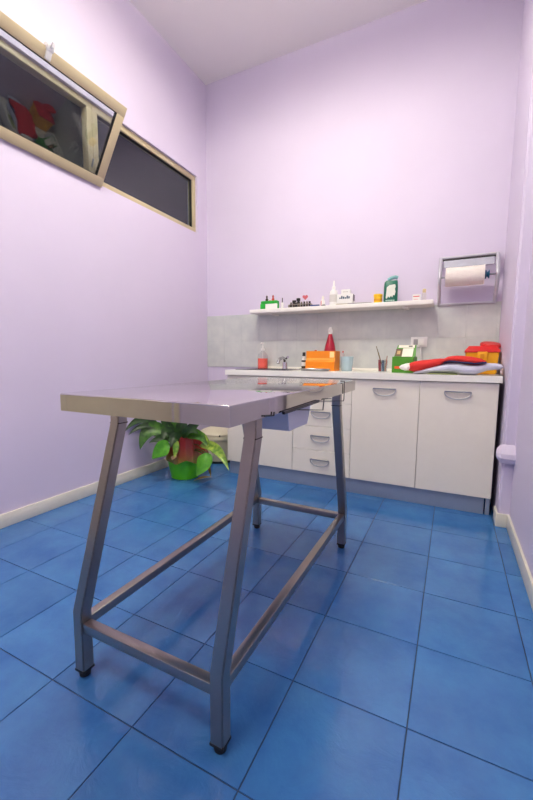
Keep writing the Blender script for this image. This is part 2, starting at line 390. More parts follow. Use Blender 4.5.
# ------------------------------------------------------------------ base cabinets, worktop, sink
YD = 2.707
def handle(parent, xc, zt, w=.155):
    h = obj('handle', box(B(), xc-w/2, xc+w/2, YD-.018, YD-.006, zt-.005, zt+.003, .002), GREYPL, parent)
    pts = [(xc-w/2*math.cos(a), YD-.010, zt-.003-(.046)*math.sin(a)**.8) for a in [math.pi*i/14 for i in range(15)]]
    obj('bow', tube(B(), pts, .0038, 6), mat('pale_bow', (186, 184, 188), .35, .2), parent)
    for e_ in (-1, 1): obj('handle_post', box(B(), xc+e_*(w/2-.009)-.005, xc+e_*(w/2-.009)+.005, YD-.010, YD+.001, zt-.004, zt+.003), GREYPL, parent)
def cabinet(x0, x1, label, kind):
    c = thing('base_cabinet', label, 'cabinet', ((x0+x1)/2, 3.0, 0))
    off = Vector(c.location)
    def loc(o): o.location = -off; return o
    bm = B(); t = .016
    box(bm, x0+.001, x0+t, YD+.02, YB-.014, .12, .864); box(bm, x1-t, x1-.001, YD+.02, YB-.014, .12, .864)
    box(bm, x0+t, x1-t, YD+.02, YB-.014, .12, .136); box(bm, x0+t, x1-t, YB-.022, YB-.014, .136, .864); box(bm, x0+t, x1-t, YD+.02, YD+.05, .84, .864)
    loc(obj('body', bm, CABB, c))
    g = .0016
    if kind == 'door':
        d = loc(obj('door', box(B(), x0+g, x1-g, YD, YD+.018, .12, .858, .0012, 1), CABF, c))
        handle(d, (x0+x1)/2, .800)
    elif kind == 'plain':
        d = loc(obj('door', box(B(), x0+g, x1-g, YD, YD+.018, .12, .858, .0012, 1), CABF, c))
        handle(d, (x0+x1)/2-.12, .80)
    else:
        for z0, z1 in ((.12, .300), (.303, .487), (.490, .673), (.676, .858)):
            d = loc(obj('drawer', box(B(), x0+g, x1-g, YD, YD+.018, z0, z1, .0012, 1), CABF, c))
            handle(d, (x0+x1)/2, z1-.070, .150)
    return c
XS = [-1.716, -1.108, -.648, -.190, .2655]
cabinet(XS[0], XS[1], 'cream sink cabinet at the plant end of the worktop', 'plain')
cabinet(XS[1], XS[2], 'cream drawer cabinet with four bow handles', 'drawers')
cabinet(XS[2], XS[3], 'cream one-door cabinet beside the drawer cabinet', 'door')
cabinet(XS[3], XS[4], 'cream one-door cabinet at the wall corner', 'door')
pl = thing('plinth', 'blue-grey plinth strip under the cream cabinets', 'plinth', (-.73, 2.75, 0))
o = obj('strip', box(B(), XS[0]+.004, XS[4]-.035, 2.742, 2.756, 0, .118, .001), TOE, pl); o.location = -Vector(pl.location)
o = obj('end_strip', box(B(), XS[4]-.026, XS[4]-.002, 2.742, 2.756, 0, .118, .001), TOE, pl); o.location = -Vector(pl.location)
# worktop, with a cut-out for the sink bowl
SX0, SX1, SYa, SYb = -1.60, -1.22, 2.80, 3.12
wt = thing('worktop', 'white laminate worktop running along the back wall', 'worktop', (-.72, 3.0, ZC-.042))
bm = B()
T0, T1, XA, XB = ZC-.042, ZC, XS[0]-.008, .2775
box(bm, XA, SX0, YC, YB-.012, T0, T1); box(bm, SX1, XB, YC, YB-.012, T0, T1); box(bm, SX0, SX1, YC, SYa, T0, T1); box(bm, SX0, SX1, SYb, YB-.012, T0, T1)
bmesh.ops.remove_doubles(bm, verts=bm.verts, dist=1e-5)
o = obj('top', bm, TOPM, wt); o.location = -Vector(wt.location)
us = thing('upstand', 'narrow white upstand strip between worktop and wall tiles', 'upstand', (-.7, YB-.02, T1))
obj('strip', box(B(), XA+.12+.7, XB+.7, -.006, .008, 0.0003, .020, .002), TOPM, us)
obj('sealant', box(B(), XA+.12+.7, XB+.7, -.004, .008, .020, .022), TOPM, us)
sk = thing('sink', 'stainless steel inset sink with drainer in the worktop', 'sink', (-1.41, 2.96, ZC))
off = -Vector(sk.location)
bm = B(); box(bm, SX0+.003, SX1-.003, SYa+.003, SYb-.003, ZC-.15, ZC-.147)
for a in ((SX0+.003, SX0+.006, SYa+.003, SYb-.003), (SX1-.006, SX1-.003, SYa+.003, SYb-.003), (SX0+.003, SX1-.003, SYa+.003, SYa+.006), (SX0+.003, SX1-.003, SYb-.006, SYb-.003)): box(bm, *a, ZC-.15, ZC+.002)
obj('bowl', bm, SINKM, sk).location = off
bm = B()
for a in ((SX0-.06, SX0+.006, SYa-.05, SYb+.12), (SX1-.006, SX1+.045, SYa-.05, SYb+.12), (SX0+.006, SX1-.006, SYa-.05, SYa+.006), (SX0+.006, SX1-.006, SYb-.006, SYb+.12)): box(bm, *a, ZC+.0005, ZC+.005, .001, 1)
obj('rim', bm, SINKM, sk).location = off
obj('drain', lathe(B(), [(.03, 0), (.03, .004), (.012, .005)], 16, (-1.41, 2.96, ZC-.147)), CHROME, sk).location = off
fc = thing('faucet', 'small chrome mixer tap behind the sink', 'faucet', (-1.385, 3.175, ZC+.005))
obj('base', lathe(B(), [(.026, 0), (.026, .006), (.022, .012), (.022, .05), (.02, .06)], 18), CHROME, fc)
obj('spout', tube(B(), [(0, 0, .05), (0, -.01, .085), (0, -.05, .1), (0, -.11, .092), (0, -.145, .07), (0, -.15, .05)], .014, 10), CHROME, fc)
obj('lever', tube(B(), [(0, 0, .058), (.002, .0, .088), (.018, .0, .102), (.036, -.02, .106)], .011, 8), CHROME, fc)

# ------------------------------------------------------------------ things on the worktop
Zw = ZC
sp = thing('soap_dispenser', 'clear pump bottle of red liquid soap by the sink', 'soap bottle', (-1.635, 3.215, Zw))
obj('bottle', lathe(B(), [(.044, 0), (.049, .006), (.049, .115), (.045, .135), (.024, .155), (.016, .16), (.016, .175)], 24), CLEAR, sp)
obj('liquid', lathe(B(), [(.041, .003), (.0465, .008), (.0465, .098)], 24), mat('red_soap', (255, 104, 88), .25, var=.03), sp)
obj('pump', lathe(lathe(B(), [(.018, .172), (.018, .192), (.007, .196), (.006, .235), (.012, .237), (.012, .247)], 14), [(.002, .02), (.002, .17)], 6), WHITE, sp)
obj('nozzle', tube(B(), [(0, 0, .242), (.0, -.03, .243), (0, -.04, .236)], .005, 8), WHITE, sp)

def bottle(name, label, cat, loc, prof, material, cap=None, capm=None, group=None, n=20):
    t = thing(name, label, cat, loc, 0, group)
    obj('body', lathe(B(), prof, n), material, t)
    if cap: obj('cap', lathe(B(), cap, n), capm, t)
    return t
AMB = mat('amber_glass', (70, 52, 34), .2)
b1 = bottle('vial', 'slim white vial with dark cap at the orange box', 'vial', (-1.165, 3.08, Zw), [(.019, 0), (.02, .003), (.02, .085), (.012, .105), (.011, .125)], WHITE, [(.013, .12), (.013, .15), (.011, .153)], BLACK)
obj('band', lathe(B(), [(.0205, .0), (.0205, .035)], 20), AMB, b1)
obj('band', lathe(B(), [(.0206, .070), (.0206, .085)], 20), BLACK, b1)
tr = thing('steel_tray', 'shallow oval steel tray in front of the orange box', 'tray', (-.99, 2.868, Zw))
obj('dish', lathe(B(), [(.10, .001), (.13, .003), (.152, .018), (.156, .018), (.135, .0), (.1, -.0)][::1], 36, (0, 0, .001), .84, .42), SINKM, tr)
ORG = mat('orange_card', (244, 140, 18), .45, var=.04); ORG2 = mat('orange_card_shaded', (232, 112, 14), .45); ORGL = mat('orange_card_lit', (250, 176, 70), .45)
og = thing('orange_box', 'orange cardboard carton behind the oval steel tray', 'box', (-.985, 3.05, Zw+.0006), math.radians(-4))
# profile: stepped dispenser front
bm = B(); prof = [(-.065, .0), (-.065, .072), (-.052, .088), (-.052, .098), (-.052, .162), (.06, .162), (.06, 0)]
loft(bm, [[(x, y, z) for y, z in prof] for x in (-.128, .128)])
obj('carton', bm, ORG, og)
obj('front_panel', box(B(), -.127, .127, -.0665, -.065, .004, .07), ORG2, og)  # shading bands put into the colour: deeper orange here, paler strip above
obj('front_lit_band', box(B(), -.127, .127, -.0532, -.052, .088, .104), ORGL, og)
obj('emblem', lathe(B(), [(.018, 0), (.018, .0008)], 16), mat('pink_emblem', (226, 70, 150), .5), og)
e = og.children[-1]; e.rotation_euler = (math.pi/2, 0, 0); e.location = (.098, -.0665, .042)
obj('white_label', box(B(), .082, .12, -.054, -.0521, .108, .156), mat('label_cream', (250, 214, 150), .5), og)
rb = thing('red_spray_bottle', 'crimson tapered spray bottle behind the orange box', 'bottle', (-.97, 3.20, Zw))
obj('body', lathe(B(), [(.045, 0), (.05, .006), (.052, .12), (.050, .17), (.04, .22), (.025, .275), (.018, .30), (.015, .315)], 24), mat('crimson_plastic', (172, 22, 52), .3), rb)
obj('cap', lathe(B(), [(.017, .312), (.019, .318), (.019, .345), (.012, .36), (.01, .372)], 16), WHITE, rb)
obj('nozzle', tube(B(), [(0, 0, .352), (.0, -.034, .352)], .009, 8), WHITE, rb)
bottle('red_vial', 'tiny red-capped vial behind the orange box', 'vial', (-1.09, 3.17, Zw), [(.014, 0), (.014, .12), (.009, .13)], mat('pinkish', (200, 150, 150), .4), [(.01, .13), (.01, .175)], mat('red_cap', (206, 40, 40), .4))
bottle('grey_tube', 'slim grey tube standing by the blue tumbler', 'tube', (-.832, 3.12, Zw), [(.013, 0), (.014, .09), (.013, .14), (.006, .15)], mat('tube_grey', (176, 168, 172), .4), [(.006, .15), (.006, .165)], mat('red_cap2', (206, 60, 50), .4))
tm = thing('tumbler', 'pale blue ribbed glass tumbler on the worktop', 'tumbler', (-.775, 3.035, Zw))
bm = B(); n = 32
def ribr(r, i): return r*(1+.02*(i % 2))
outer = [[(ribr(r, i)*math.cos(2*math.pi*i/n), ribr(r, i)*math.sin(2*math.pi*i/n), z) for i in range(n)] for r, z in ((.040, 0), (.043, .01), (.052, .118))]
inner = [[(r*math.cos(2*math.pi*i/n), r*math.sin(2*math.pi*i/n), z) for i in range(n)] for r, z in ((.049, .118), (.039, .012))]
loft(bm, outer+inner); obj('glass', bm, mat('pale_blue_plastic', (196, 222, 232), .25, alpha=.6), tm)
# pen cup
pc = thing('pen_cup', 'clear cup holding pens and a brush on the worktop', 'pen cup', (-.495, 3.06, Zw))
loft(B(), [[(0, 0, 0)]*3]) if False else None
bm = B(); outer = [[(r*math.cos(2*math.pi*i/20), r*math.sin(2*math.pi*i/20), z) for i in range(20)] for r, z in ((.034, 0), (.038, .09), (.036, .09), (.032, .003))]
loft(bm, outer); obj('cup', bm, CLEAR, pc)
for lb, c, a, bpt in (('slim brown brush leaning in the clear pen cup', (124, 100, 60), (.008, .002, .004), (-.055, .0, .20)), ('red marker in the clear pen cup', (176, 60, 70), (-.018, -.012, .004), (-.026, -.012, .095)), ('blue-grey marker in the clear pen cup', (96, 120, 150), (.004, -.02, .004), (.004, -.024, .092)), ('rust pen in the clear pen cup', (190, 110, 90), (.02, .0, .004), (.030, .004, .125)), ('white pen in the clear pen cup', (220, 216, 210), (.008, .018, .004), (.012, .026, .10))):
    loc = Vector((-.495, 3.06, Zw))
    r = .0095 if 'marker' in lb else .004
    t = thing('pen', lb, 'pen', tuple(loc + Vector(a)))
    d = Vector(bpt)-Vector(a)
    obj('barrel', tube(B(), [(0, 0, 0), tuple(d*.75)], r, 8), mat('pen_'+lb.split()[0], c, .4), t)
    obj('tip', tube(B(), [tuple(d*.75), tuple(d)], r*.8, 8), mat('pentip_'+lb.split()[0], tuple(min(255, int(x*.7+20)) for x in c), .4), t)
# green carton
GRN = mat('green_card', (70, 140, 30), .45); BRN = mat('brown_print', (96, 66, 36), .5); CREAM = mat('cream_print', (236, 230, 214), .5)
gb = thing('green_carton', 'open green carton with cream label and brown picture', 'carton', (-.325, 2.955, Zw), math.radians(-6))
obj('body', box(B(), -.075, .078, -.055, .06, 0, .118, .001, 1), GRN, gb)
ba = B(); loft(ba, [[(-.075, .000, .118), (.078, .000, .118), (.078, .006, .118), (-.075, .006, .118)], [(-.064, .055, .205), (.070, .055, .205), (.070, .061, .205), (-.064, .061, .205)]])
fp = obj('lid_flap', ba, GRN, gb)
def flap(nm, x0, x1, t0, t1, mt, out=.0012):
    def P(x, t): return (x, .055*t-out, .118+.087*t+out*.6)
    bm = B(); q = [P(x0, t0), P(x1, t0), P(x1, t1), P(x0, t1)]
    loft(bm, [[(a, b+.0006, c) for a, b, c in q], q]); return obj(nm, bm, mt, fp)
flap('cream_label', -.02, .055, .0, .72, CREAM); flap('picture', -.070, -.022, .03, .66, BRN); flap('cream_header', -.055, .06, .76, .99, CREAM, .0014)
flap('dark_print', .018, .045, .83, .93, BLACK, .0022); flap('face_print', -.058, -.035, .2, .5, mat('tan_print', (190, 150, 90), .5), .0022)
obj('side_print', box(B(), -.055, -.005, -.0562, -.055, .03, .048), mat('orange_red_print', (236, 90, 40), .5), gb)

# folded fabric: lavender padded cover with a red cloth over it
LAV = mat('lavender_fabric', (206, 206, 228), .75, var=.04, scale=20, bump=.2, bscale=30)
REDC = mat('red_cloth', (214, 40, 34), .7, var=.08, scale=20, bump=.2, bscale=40)
NAVY = mat('navy_trim', (34, 36, 84), .7)
def cushion(bm, secs, n=20):
    rings = []
    for x, y0, y1, z0, z1 in secs:
        r = []
        for i in range(n):
            a = 2*math.pi*i/n; ca, sa = math.cos(a), math.sin(a)
            yy = (y0+y1)/2 + (y1-y0)/2*math.copysign(abs(ca)**.6, ca); zz = (z0+z1)/2 + (z1-z0)/2*math.copysign(abs(sa)**.8, sa)
            r.append((x, yy, zz))
        rings.append(r)
    return loft(bm, rings)
Y0 = 2.72
cv = obj('padded_cover', cushion(B(), [(-.245, 2.75, 2.86, Zw+.001, Zw+.006), (-.22, 2.735, 2.92, Zw, Zw+.022), (-.16, 2.725, 2.95, Zw+.0075, Zw+.042), (-.08, 2.72, 2.96, Zw+.0075, Zw+.064), (-.03, 2.72, 2.965, Zw+.0075, Zw+.084), (.03, 2.715, 2.96, Zw+.0075, Zw+.078), (.09, 2.71, 2.95, Zw, Zw+.066), (.13, 2.715, 2.94, Zw+.0, Zw+.068), (.165, 2.73, 2.92, Zw+.016, Zw+.074), (.20, 2.74, 2.90, Zw+.030, Zw+.078), (.245, 2.75, 2.89, Zw+.036, Zw+.078), (.275, 2.76, 2.88, Zw+.040, Zw+.072), (.284, 2.78, 2.86, Zw+.048, Zw+.062)]), LAV)
tag(cv, 'lavender padded cover folded under the red cloth', 'cover')
secs = [(-.275, .026, .062), (-.265, .020, .074), (-.24, .014, .084), (-.19, .018, .094), (-.13, .034, .100), (-.085, .052, .106), (-.055, .076, .106), (-.03, .082, .120), (.02, .078, .126), (.07, .070, .124), (.12, .064, .118), (.16, .070, .108), (.185, .081, .094)]
rc = thing('red_cloth', 'red folded cloth lying over the lavender cover', 'cloth', (0, 2.83, Zw))
obj('fold', cushion(B(), [(x, -.105+.012*math.sin(i*1.7), (.03 if x < -.2 else .10)+.01*math.cos(i*2.1), a, b) for i, (x, a, b) in enumerate(secs)]), REDC, rc)
obj('navy_edge', tube(B(), [(-.055, -.098, .080), (-.02, -.108, .089), (.06, -.108, .08), (.12, -.106, .076), (.188, -.10, .082)], .006, 8), NAVY, rc)
obj('white_tip', cushion(B(), [(-.335, -.07, -.04, .040, .048), (-.322, -.09, -.01, .028, .060), (-.295, -.105, .02, .020, .070), (-.272, -.104, .03, .022, .074), (-.258, -.09, .02, .03, .06)]), WHITE, rc)
tag(obj('magazine', box(box(B(), -.15, .03, 2.705, 2.9, Zw+.0004, Zw+.004, .001, 1), -.145, .025, 2.70, 2.88, Zw+.004, Zw+.007, .001, 1), mat('magazine_green', (176, 186, 130), .5)), 'pale green magazine peeking from under the lavender cover', 'magazine')

# sharps bin
sb = thing('sharps_bin', 'yellow sharps container with red lid by the wall corner', 'sharps bin', (.178, 3.09, Zw))
YEL = mat('yellow_plastic', (246, 178, 20), .4, var=.03); RED = mat('red_plastic', (216, 36, 36), .35, var=.03)
bm = B(); loft(bm, [[(sx*a, sy*b, z) for sx, sy in ((-1, -1), (1, -1), (1, 1), (-1, 1))] for a, b, z in ((.092, .08, 0), (.102, .09, .158))])
bmesh.ops.bevel(bm, geom=list(bm.edges), offset=.006, segments=2, affect='EDGES')
obj('body', bm, YEL, sb)
bm = B(); loft(bm, [[(sx*a, sy*b, z) for sx, sy in ((-1, -1), (1, -1), (1, 1), (-1, 1))] for a, b, z in ((.107, .095, .150), (.107, .095, .166), (.085, .07, .192), (.084, .069, .194))])
bmesh.ops.bevel(bm, geom=list(bm.edges), offset=.003, segments=1, affect='EDGES')
obj('lid', bm, RED, sb)
fl_ = obj('flip_cover', lathe(B(), [(.064, 0), (.068, .004), (.068, .016), (.06, .024), (.02, .028)], 28, (0, 0, 0)), RED, sb)
fl_.location = (.056, .06, .196); fl_.rotation_euler = (math.radians(14), math.radians(6), 0)
obj('hinge', box(B(), .01, .06, .02, .06, .19, .214, .003), RED, sb)
bm = B(); box(bm, -.03, .03, -.103, -.088, .095, .155, .003)
lt = obj('latch', bm, YEL, sb)
obj('latch_recess_shade', box(B(), -.012, .012, -.1045, -.1025, .105, .14), mat('yellow_shadow', (226, 150, 10), .5), lt)  # shade of a recess as a darker yellow patch, not cut in
# clear plastic bag crumpled behind
cb = B(); bmesh.ops.create_icosphere(cb, subdivisions=3, radius=1)
for v in cb.verts:
    k = 1+.28*math.sin(v.co.x*5+v.co.y*3)*math.cos(v.co.z*6+v.co.x*2)
    v.co = Vector((v.co.x*.07*k, v.co.y*.045*k, max(-1, v.co.z*k)*.055))
o = obj('plastic_bag', cb, mat('thin_white_film', (222, 222, 228), .3, alpha=.55), None); o.location = (-.09, 3.12, Zw+.056)
tag(o, 'crumpled clear plastic bag behind the red cloth', 'bag')

# wall socket with plug
so = thing('wall_socket', 'grey wall socket plate with a white plug', 'socket', (-.256, YB-.009, 1.145))
PLT = mat('socket_grey', (232, 230, 230), .4)
obj('plate', box(B(), -.062, .062, -.009, .0, -.04, .04, .003), PLT, so)
obj('socket_face', box(B(), -.04, -.008, -.011, -.008, -.022, .022, .002), mat('socket_dark', (160, 156, 160), .5), so)
pg = thing('plug', 'white plug pushed into the wall socket', 'plug', (-.237, YB-.018, 1.143))
obj('body', box(B(), -.02, .02, -.026, -.0, -.025, .025, .004), WHITE, pg)
obj('cord', tube(B(), [(0, -.015, -.02), (.0, -.018, -.07), (.006, -.012, -.13), (.012, -.004, -.19), (.02, .0, -.212)], .0045, 8), mat('cord_white', (224, 222, 226), .45), pg)

# ------------------------------------------------------------------ wall shelf and the things on it
ZSH = 1.450; YS0 = 3.09
sh = thing('wall_shelf', 'long white shelf on the back wall above the tiles', 'shelf', (-.94, YB, ZSH-.035))
bm = box(B(), -.775, .782, YS0-YB, -.009, 0, .035, .006, 3)
obj('board', bm, SHELFM, sh)
obj('bracket', box(B(), -.6, -.56, -.15, -.009, -.012, -.0005, .002), SHELFM, sh); obj('bracket', box(B(), .56, .6, -.15, -.009, -.012, -.0005, .002), SHELFM, sh)
YI = 3.15
GR2 = mat('bright_green_card', (20, 168, 44), .45)
g1 = thing('green_rack', 'green and white bottle rack on the shelf', 'rack', (-1.535, YI, ZSH))
obj('back_panel', box(B(), -.08, .075, -.012, .045, 0, .078, .002, 1), GR2, g1)
obj('white_front', box(B(), -.03, .085, -.03, -.012, 0, .048, .003), WHITE, g1)
obj('green_lip', box(B(), -.075, .062, -.034, -.012, .0485, .072, .004), GR2, g1)
obj('green_end', box(B(), -.08, -.031, -.034, -.0125, 0, .0485, .003), GR2, g1)
for nm, x, c, lb in (('dropper_bottle', -.035, (64, 34, 34), 'dark dropper bottle standing on the green rack'), ('dropper_bottle', .028, (206, 66, 60), 'red dropper bottle standing on the green rack')):
    bottle(nm, lb, 'bottle', (-1.535+x, YI+.012, ZSH+.0785), [(.012, 0), (.013, .003), (.013, .018), (.007, .024), (.006, .03)], mat('dropper_%d' % c[0], c, .4), [(.008, .03), (.008, .044), (.004, .05)], mat('droppercap_%d' % c[0], tuple(int(k*.8) for k in c), .4))
bottle('orange_vial', 'tiny orange vial standing on the green rack', 'vial', (-1.538, YI+.012, ZSH+.0785), [(.007, 0), (.007, .008)], mat('tiny_orange', (220, 120, 80), .4), [(.005, .008), (.005, .014)], WHITE, n=10)
bottle('white_vial', 'slim white vial with dark needle cap on the shelf', 'vial', (-1.408, YI, ZSH), [(.011, 0), (.012, .05), (.006, .056)], WHITE, [(.004, .056), (.004, .095), (.002, .098)], BLACK, n=12)
# rack of dark vials
vr = thing('vial_rack', 'clear rack for dark vials on the shelf', 'rack', (-1.235, YI, ZSH))
obj('base', box(B(), -.105, .105, -.025, .025, 0, .006, .002, 1), mat('rack_grey', (170, 160, 150), .4), vr)
obj('top_plate', box(box(B(), -.105, .105, -.025, -.021, .026, .03), -.105, .105, .021, .025, .026, .03), mat('rack_grey', (170, 160, 150), .4), vr)
obj('end_plate', box(B(), -.105, -.102, -.025, .025, .006, .03), mat('rack_grey', (170, 160, 150), .4), vr); obj('end_plate', box(B(), .102, .105, -.025, .025, .006, .03), mat('rack_grey', (170, 160, 150), .4), vr)
DV = [(40, 34, 36), (70, 58, 50), (44, 40, 46), (110, 96, 82), (56, 52, 40), (38, 34, 36), (90, 78, 70), (48, 44, 44)]
vcap = None
for i, c in enumerate(DV):
    x = -.088+i*.025
    t = thing('small_vial', 'small dark vial in the row standing in the shelf rack', 'vial', (-1.235+x, YI, ZSH+.0065), 0, 'dark vials in the shelf rack')
    obj('body', lathe(B(), [(.0105, 0), (.011, .03), (.007, .034), (.007, .036)], 10), mat('vial_%d' % i, c, .3), t)
    obj('cap', lathe(B(), [(.0085, .0362), (.0085, .045)], 10), mat('vialcap_%d' % (i % 2), ((150, 140, 130), (30, 28, 30))[i % 2], .4), t)
bottle('black_jar', 'squat black jar behind the vial rack', 'jar', (-1.315, YI+.055, ZSH), [(.016, 0), (.017, .05), (.012, .055)], BLACK, [(.018, .055), (.018, .075)], BLACK, n=14)
bottle('black_dropper', 'taller black bottle behind the vial rack', 'bottle', (-1.275, YI+.055, ZSH), [(.014, 0), (.015, .06), (.008, .068)], BLACK, [(.017, .068), (.019, .09), (.01, .094)], BLACK, n=14)
# pink heart-shaped clip on a stick, behind the vial rack
hp = []
for i in range(28):
    a = 2*math.pi*i/28; hp.append((16*math.sin(a)**3, 13*math.cos(a)-5*math.cos(2*a)-2*math.cos(3*a)-math.cos(4*a)))
hc = thing('pink_heart', 'pink heart ornament standing behind the vial rack', 'ornament', (-1.21, YI+.055, ZSH))
PK = mat('pink_plastic', (214, 104, 116), .4)
bm = B(); s = .0015
loft(bm, [[(x*s*1.05, yy, .098+z*s) for x, z in hp] for yy in (-.004, .004)]); obj('heart', bm, PK, hc)
obj('stick', tube(B(), [(0, 0, 0), (0, 0, .07)], .003, 8), WHITE, hc); obj('foot', lathe(B(), [(.018, 0), (.018, .004), (.004, .006)], 14), WHITE, hc)
tag(obj('blue_marker', tube(B(), [(-1.128, YI-.03, ZSH+.008), (-1.115, YI-.03, ZSH+.008), (-1.062, YI-.028, ZSH+.008), (-1.05, YI-.028, ZSH+.008)], .008, 10), mat('navy_pen', (40, 64, 130), .4)), 'dark blue marker lying on the shelf', 'marker')
pb = bottle('pink_bottle', 'small white bottle with pink side stripe on the shelf', 'bottle', (-1.035, YI+.02, ZSH), [(.016, 0), (.018, .004), (.018, .05), (.009, .062)], WHITE, [(.01, .062), (.01, .082), (.005, .092)], mat('warm_white', (240, 234, 224), .4))
obj('stripe', box(B(), -.012, -.006, -.0195, -.016, .006, .05), PK, pb)
tag(obj('black_clip', box(box(B(), -1.03, -.995, YI-.035, YI-.02, ZSH+.0003, ZSH+.008, .002), -1.022, -1.0, YI-.032, YI-.023, ZSH+.008, ZSH+.012, .001), BLACK), 'small black clip lying by the white spray bottle', 'clip')
ws = thing('white_spray_bottle', 'tall white nozzle bottle on the shelf', 'bottle', (-.935, YI, ZSH))
obj('body', lathe(B(), [(.03, 0), (.034, .005), (.034, .105), (.03, .122), (.014, .135), (.013, .145)], 20), WHITE, ws)
obj('nozzle', lathe(B(), [(.015, .143), (.015, .155), (.009, .162), (.006, .205), (.004, .207)], 14), WHITE, ws)
obj('label_panel', lathe(B(), [(.0345, .03), (.0345, .09)], 20), mat('label_grey', (214, 210, 206), .5), ws)
wbx = thing('white_box', 'white carton with dark blue print on the shelf', 'box', (-.83, YI, ZSH+.012))
obj('carton', box(B(), -.068, .066, -.035, .035, 0, .075, .0015, 1), WHITE, wbx)
TEAL = mat('dark_teal_print', (30, 64, 96), .5)
bm = B()
for i in range(6): box(bm, -.045+i*.015, -.034+i*.015, -.0362, -.035, .036, .048+.006*((i*2) % 3))
obj('print', bm, TEAL, wbx)
obj('grey_side', box(B(), .0662, .0672, -.03, .03, .02, .07), mat('side_grey', (120, 110, 124), .5), wbx)
sb2 = thing('small_white_box', 'small white carton stacked on the blue-printed box', 'box', (-.828, YI, ZSH+.0875))
obj('carton', box(B(), -.036, .036, -.025, .025, 0, .038, .0015, 1), WHITE, sb2)
bm = B()
for i in range(4): box(bm, -.02+i*.011, -.013+i*.011, -.0258, -.025, .014, .022)
obj('print', bm, mat('faint_print', (196, 190, 186), .5), sb2)
tag(obj('cardboard_pad', box(box(B(), -.905, -.755, YI-.04, YI+.04, ZSH+.0002, ZSH+.006, .001, 1), -.90, -.76, YI-.038, YI+.038, ZSH+.006, ZSH+.0115, .001, 1), mat('beige_card', (196, 186, 174), .6)), 'beige cardboard pad under the white carton', 'pad')
gt = B(); prism(gt, [(-.80, 3.098), (-.66, 3.098), (-.612, 3.118), (-.63, 3.15), (-.74, 3.14)], ZSH+.0003, ZSH+.007); 
tg = obj('grey_folder', gt, mat('grey_sheet', (150, 146, 150), .5), None); tag(tg, 'thin grey folder lying at the shelf edge', 'folder')
obj('sheet', prism(B(), [(-.79, 3.102), (-.665, 3.102), (-.622, 3.12), (-.64, 3.142), (-.74, 3.136)], ZSH+.007, ZSH+.010), mat('white_sheet', (216, 212, 212), .5), tg)
yt = thing('yellow_tub', 'yellow round tub on the shelf', 'tub', (-.568, YI, ZSH))
YL2 = mat('tub_yellow', (244, 196, 26), .4)
obj('body', lathe(B(), [(.03, 0), (.032, .004), (.032, .046), (.029, .05)], 22), YL2, yt)
obj('lid', lathe(B(), [(.034, .05), (.035, .052), (.035, .068), (.033, .071)], 22), YL2, yt)
obj('label_band', lathe(B(), [(.0325, .012), (.0325, .034)], 22), mat('tub_amber', (222, 158, 20), .45), yt)
tp = thing('green_pouch', 'dark green pouch with a white label and rolled top', 'pouch', (-.472, YI, ZSH), math.radians(8))
DG = mat('dark_green_film', (12, 104, 82), .35)
bm = B(); n = 16
def pr(w, d, z, ox=0): return [(ox+w*math.copysign(abs(math.cos(2*math.pi*i/n))**.5, math.cos(2*math.pi*i/n)), d*math.copysign(abs(math.sin(2*math.pi*i/n))**.5, math.sin(2*math.pi*i/n)), z) for i in range(n)]
loft(bm, [pr(.05, .03, 0), pr(.053, .034, .02), pr(.053, .034, .12), pr(.05, .028, .155), pr(.044, .02, .168, .004)]); obj('pouch_body', bm, DG, tp)
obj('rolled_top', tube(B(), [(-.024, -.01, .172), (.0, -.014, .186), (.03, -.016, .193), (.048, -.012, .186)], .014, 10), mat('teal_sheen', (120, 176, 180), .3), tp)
lab = [(-.036, .03), (-.03, .115), (-.012, .13), (.03, .135), (.036, .118), (.03, .10), (.036, .08), (.03, .05), (.02, .055), (.012, .035), (.004, .05), (-.008, .034), (-.018, .045), (-.026, .028)]
loft(B(), [[(0, 0, 0)]*3]) if False else None
bm = B(); loft(bm, [[(x, yy, z) for x, z in lab] for yy in (-.0355, -.0345)]); obj('label_patch', bm, mat('label_pale', (226, 230, 218), .5), tp)
bm = B()
for i in range(5): box(bm, -.036+i*.014, -.026+i*.014, -.0352, -.0338, .008, .018)
obj('print', bm, mat('pale_green_print', (190, 220, 206), .5), tp)
sw = thing('small_carton', 'small white carton with red print at the shelf end', 'box', (-.277, YI, ZSH))
obj('carton', box(B(), -.03, .028, -.02, .02, 0, .05, .001, 1), WHITE, sw)
obj('red_print', box(B(), -.024, .02, -.0208, -.02, .03, .037), mat('red_ink', (206, 60, 76), .5), sw); obj('pink_print', box(B(), -.02, .012, -.0206, -.02, .010, .014), mat('pink_ink', (220, 150, 160), .5), sw)
bottle('tan_vial', 'clear vial with tan cap beside the red-printed carton', 'vial', (-.226, YI, ZSH), [(.016, 0), (.017, .003), (.017, .05), (.01, .06)], mat('vial_clear', (206, 196, 206), .25), [(.012, .06), (.013, .063), (.013, .085), (.011, .088)], mat('tan_cap', (206, 184, 140), .4), n=14)

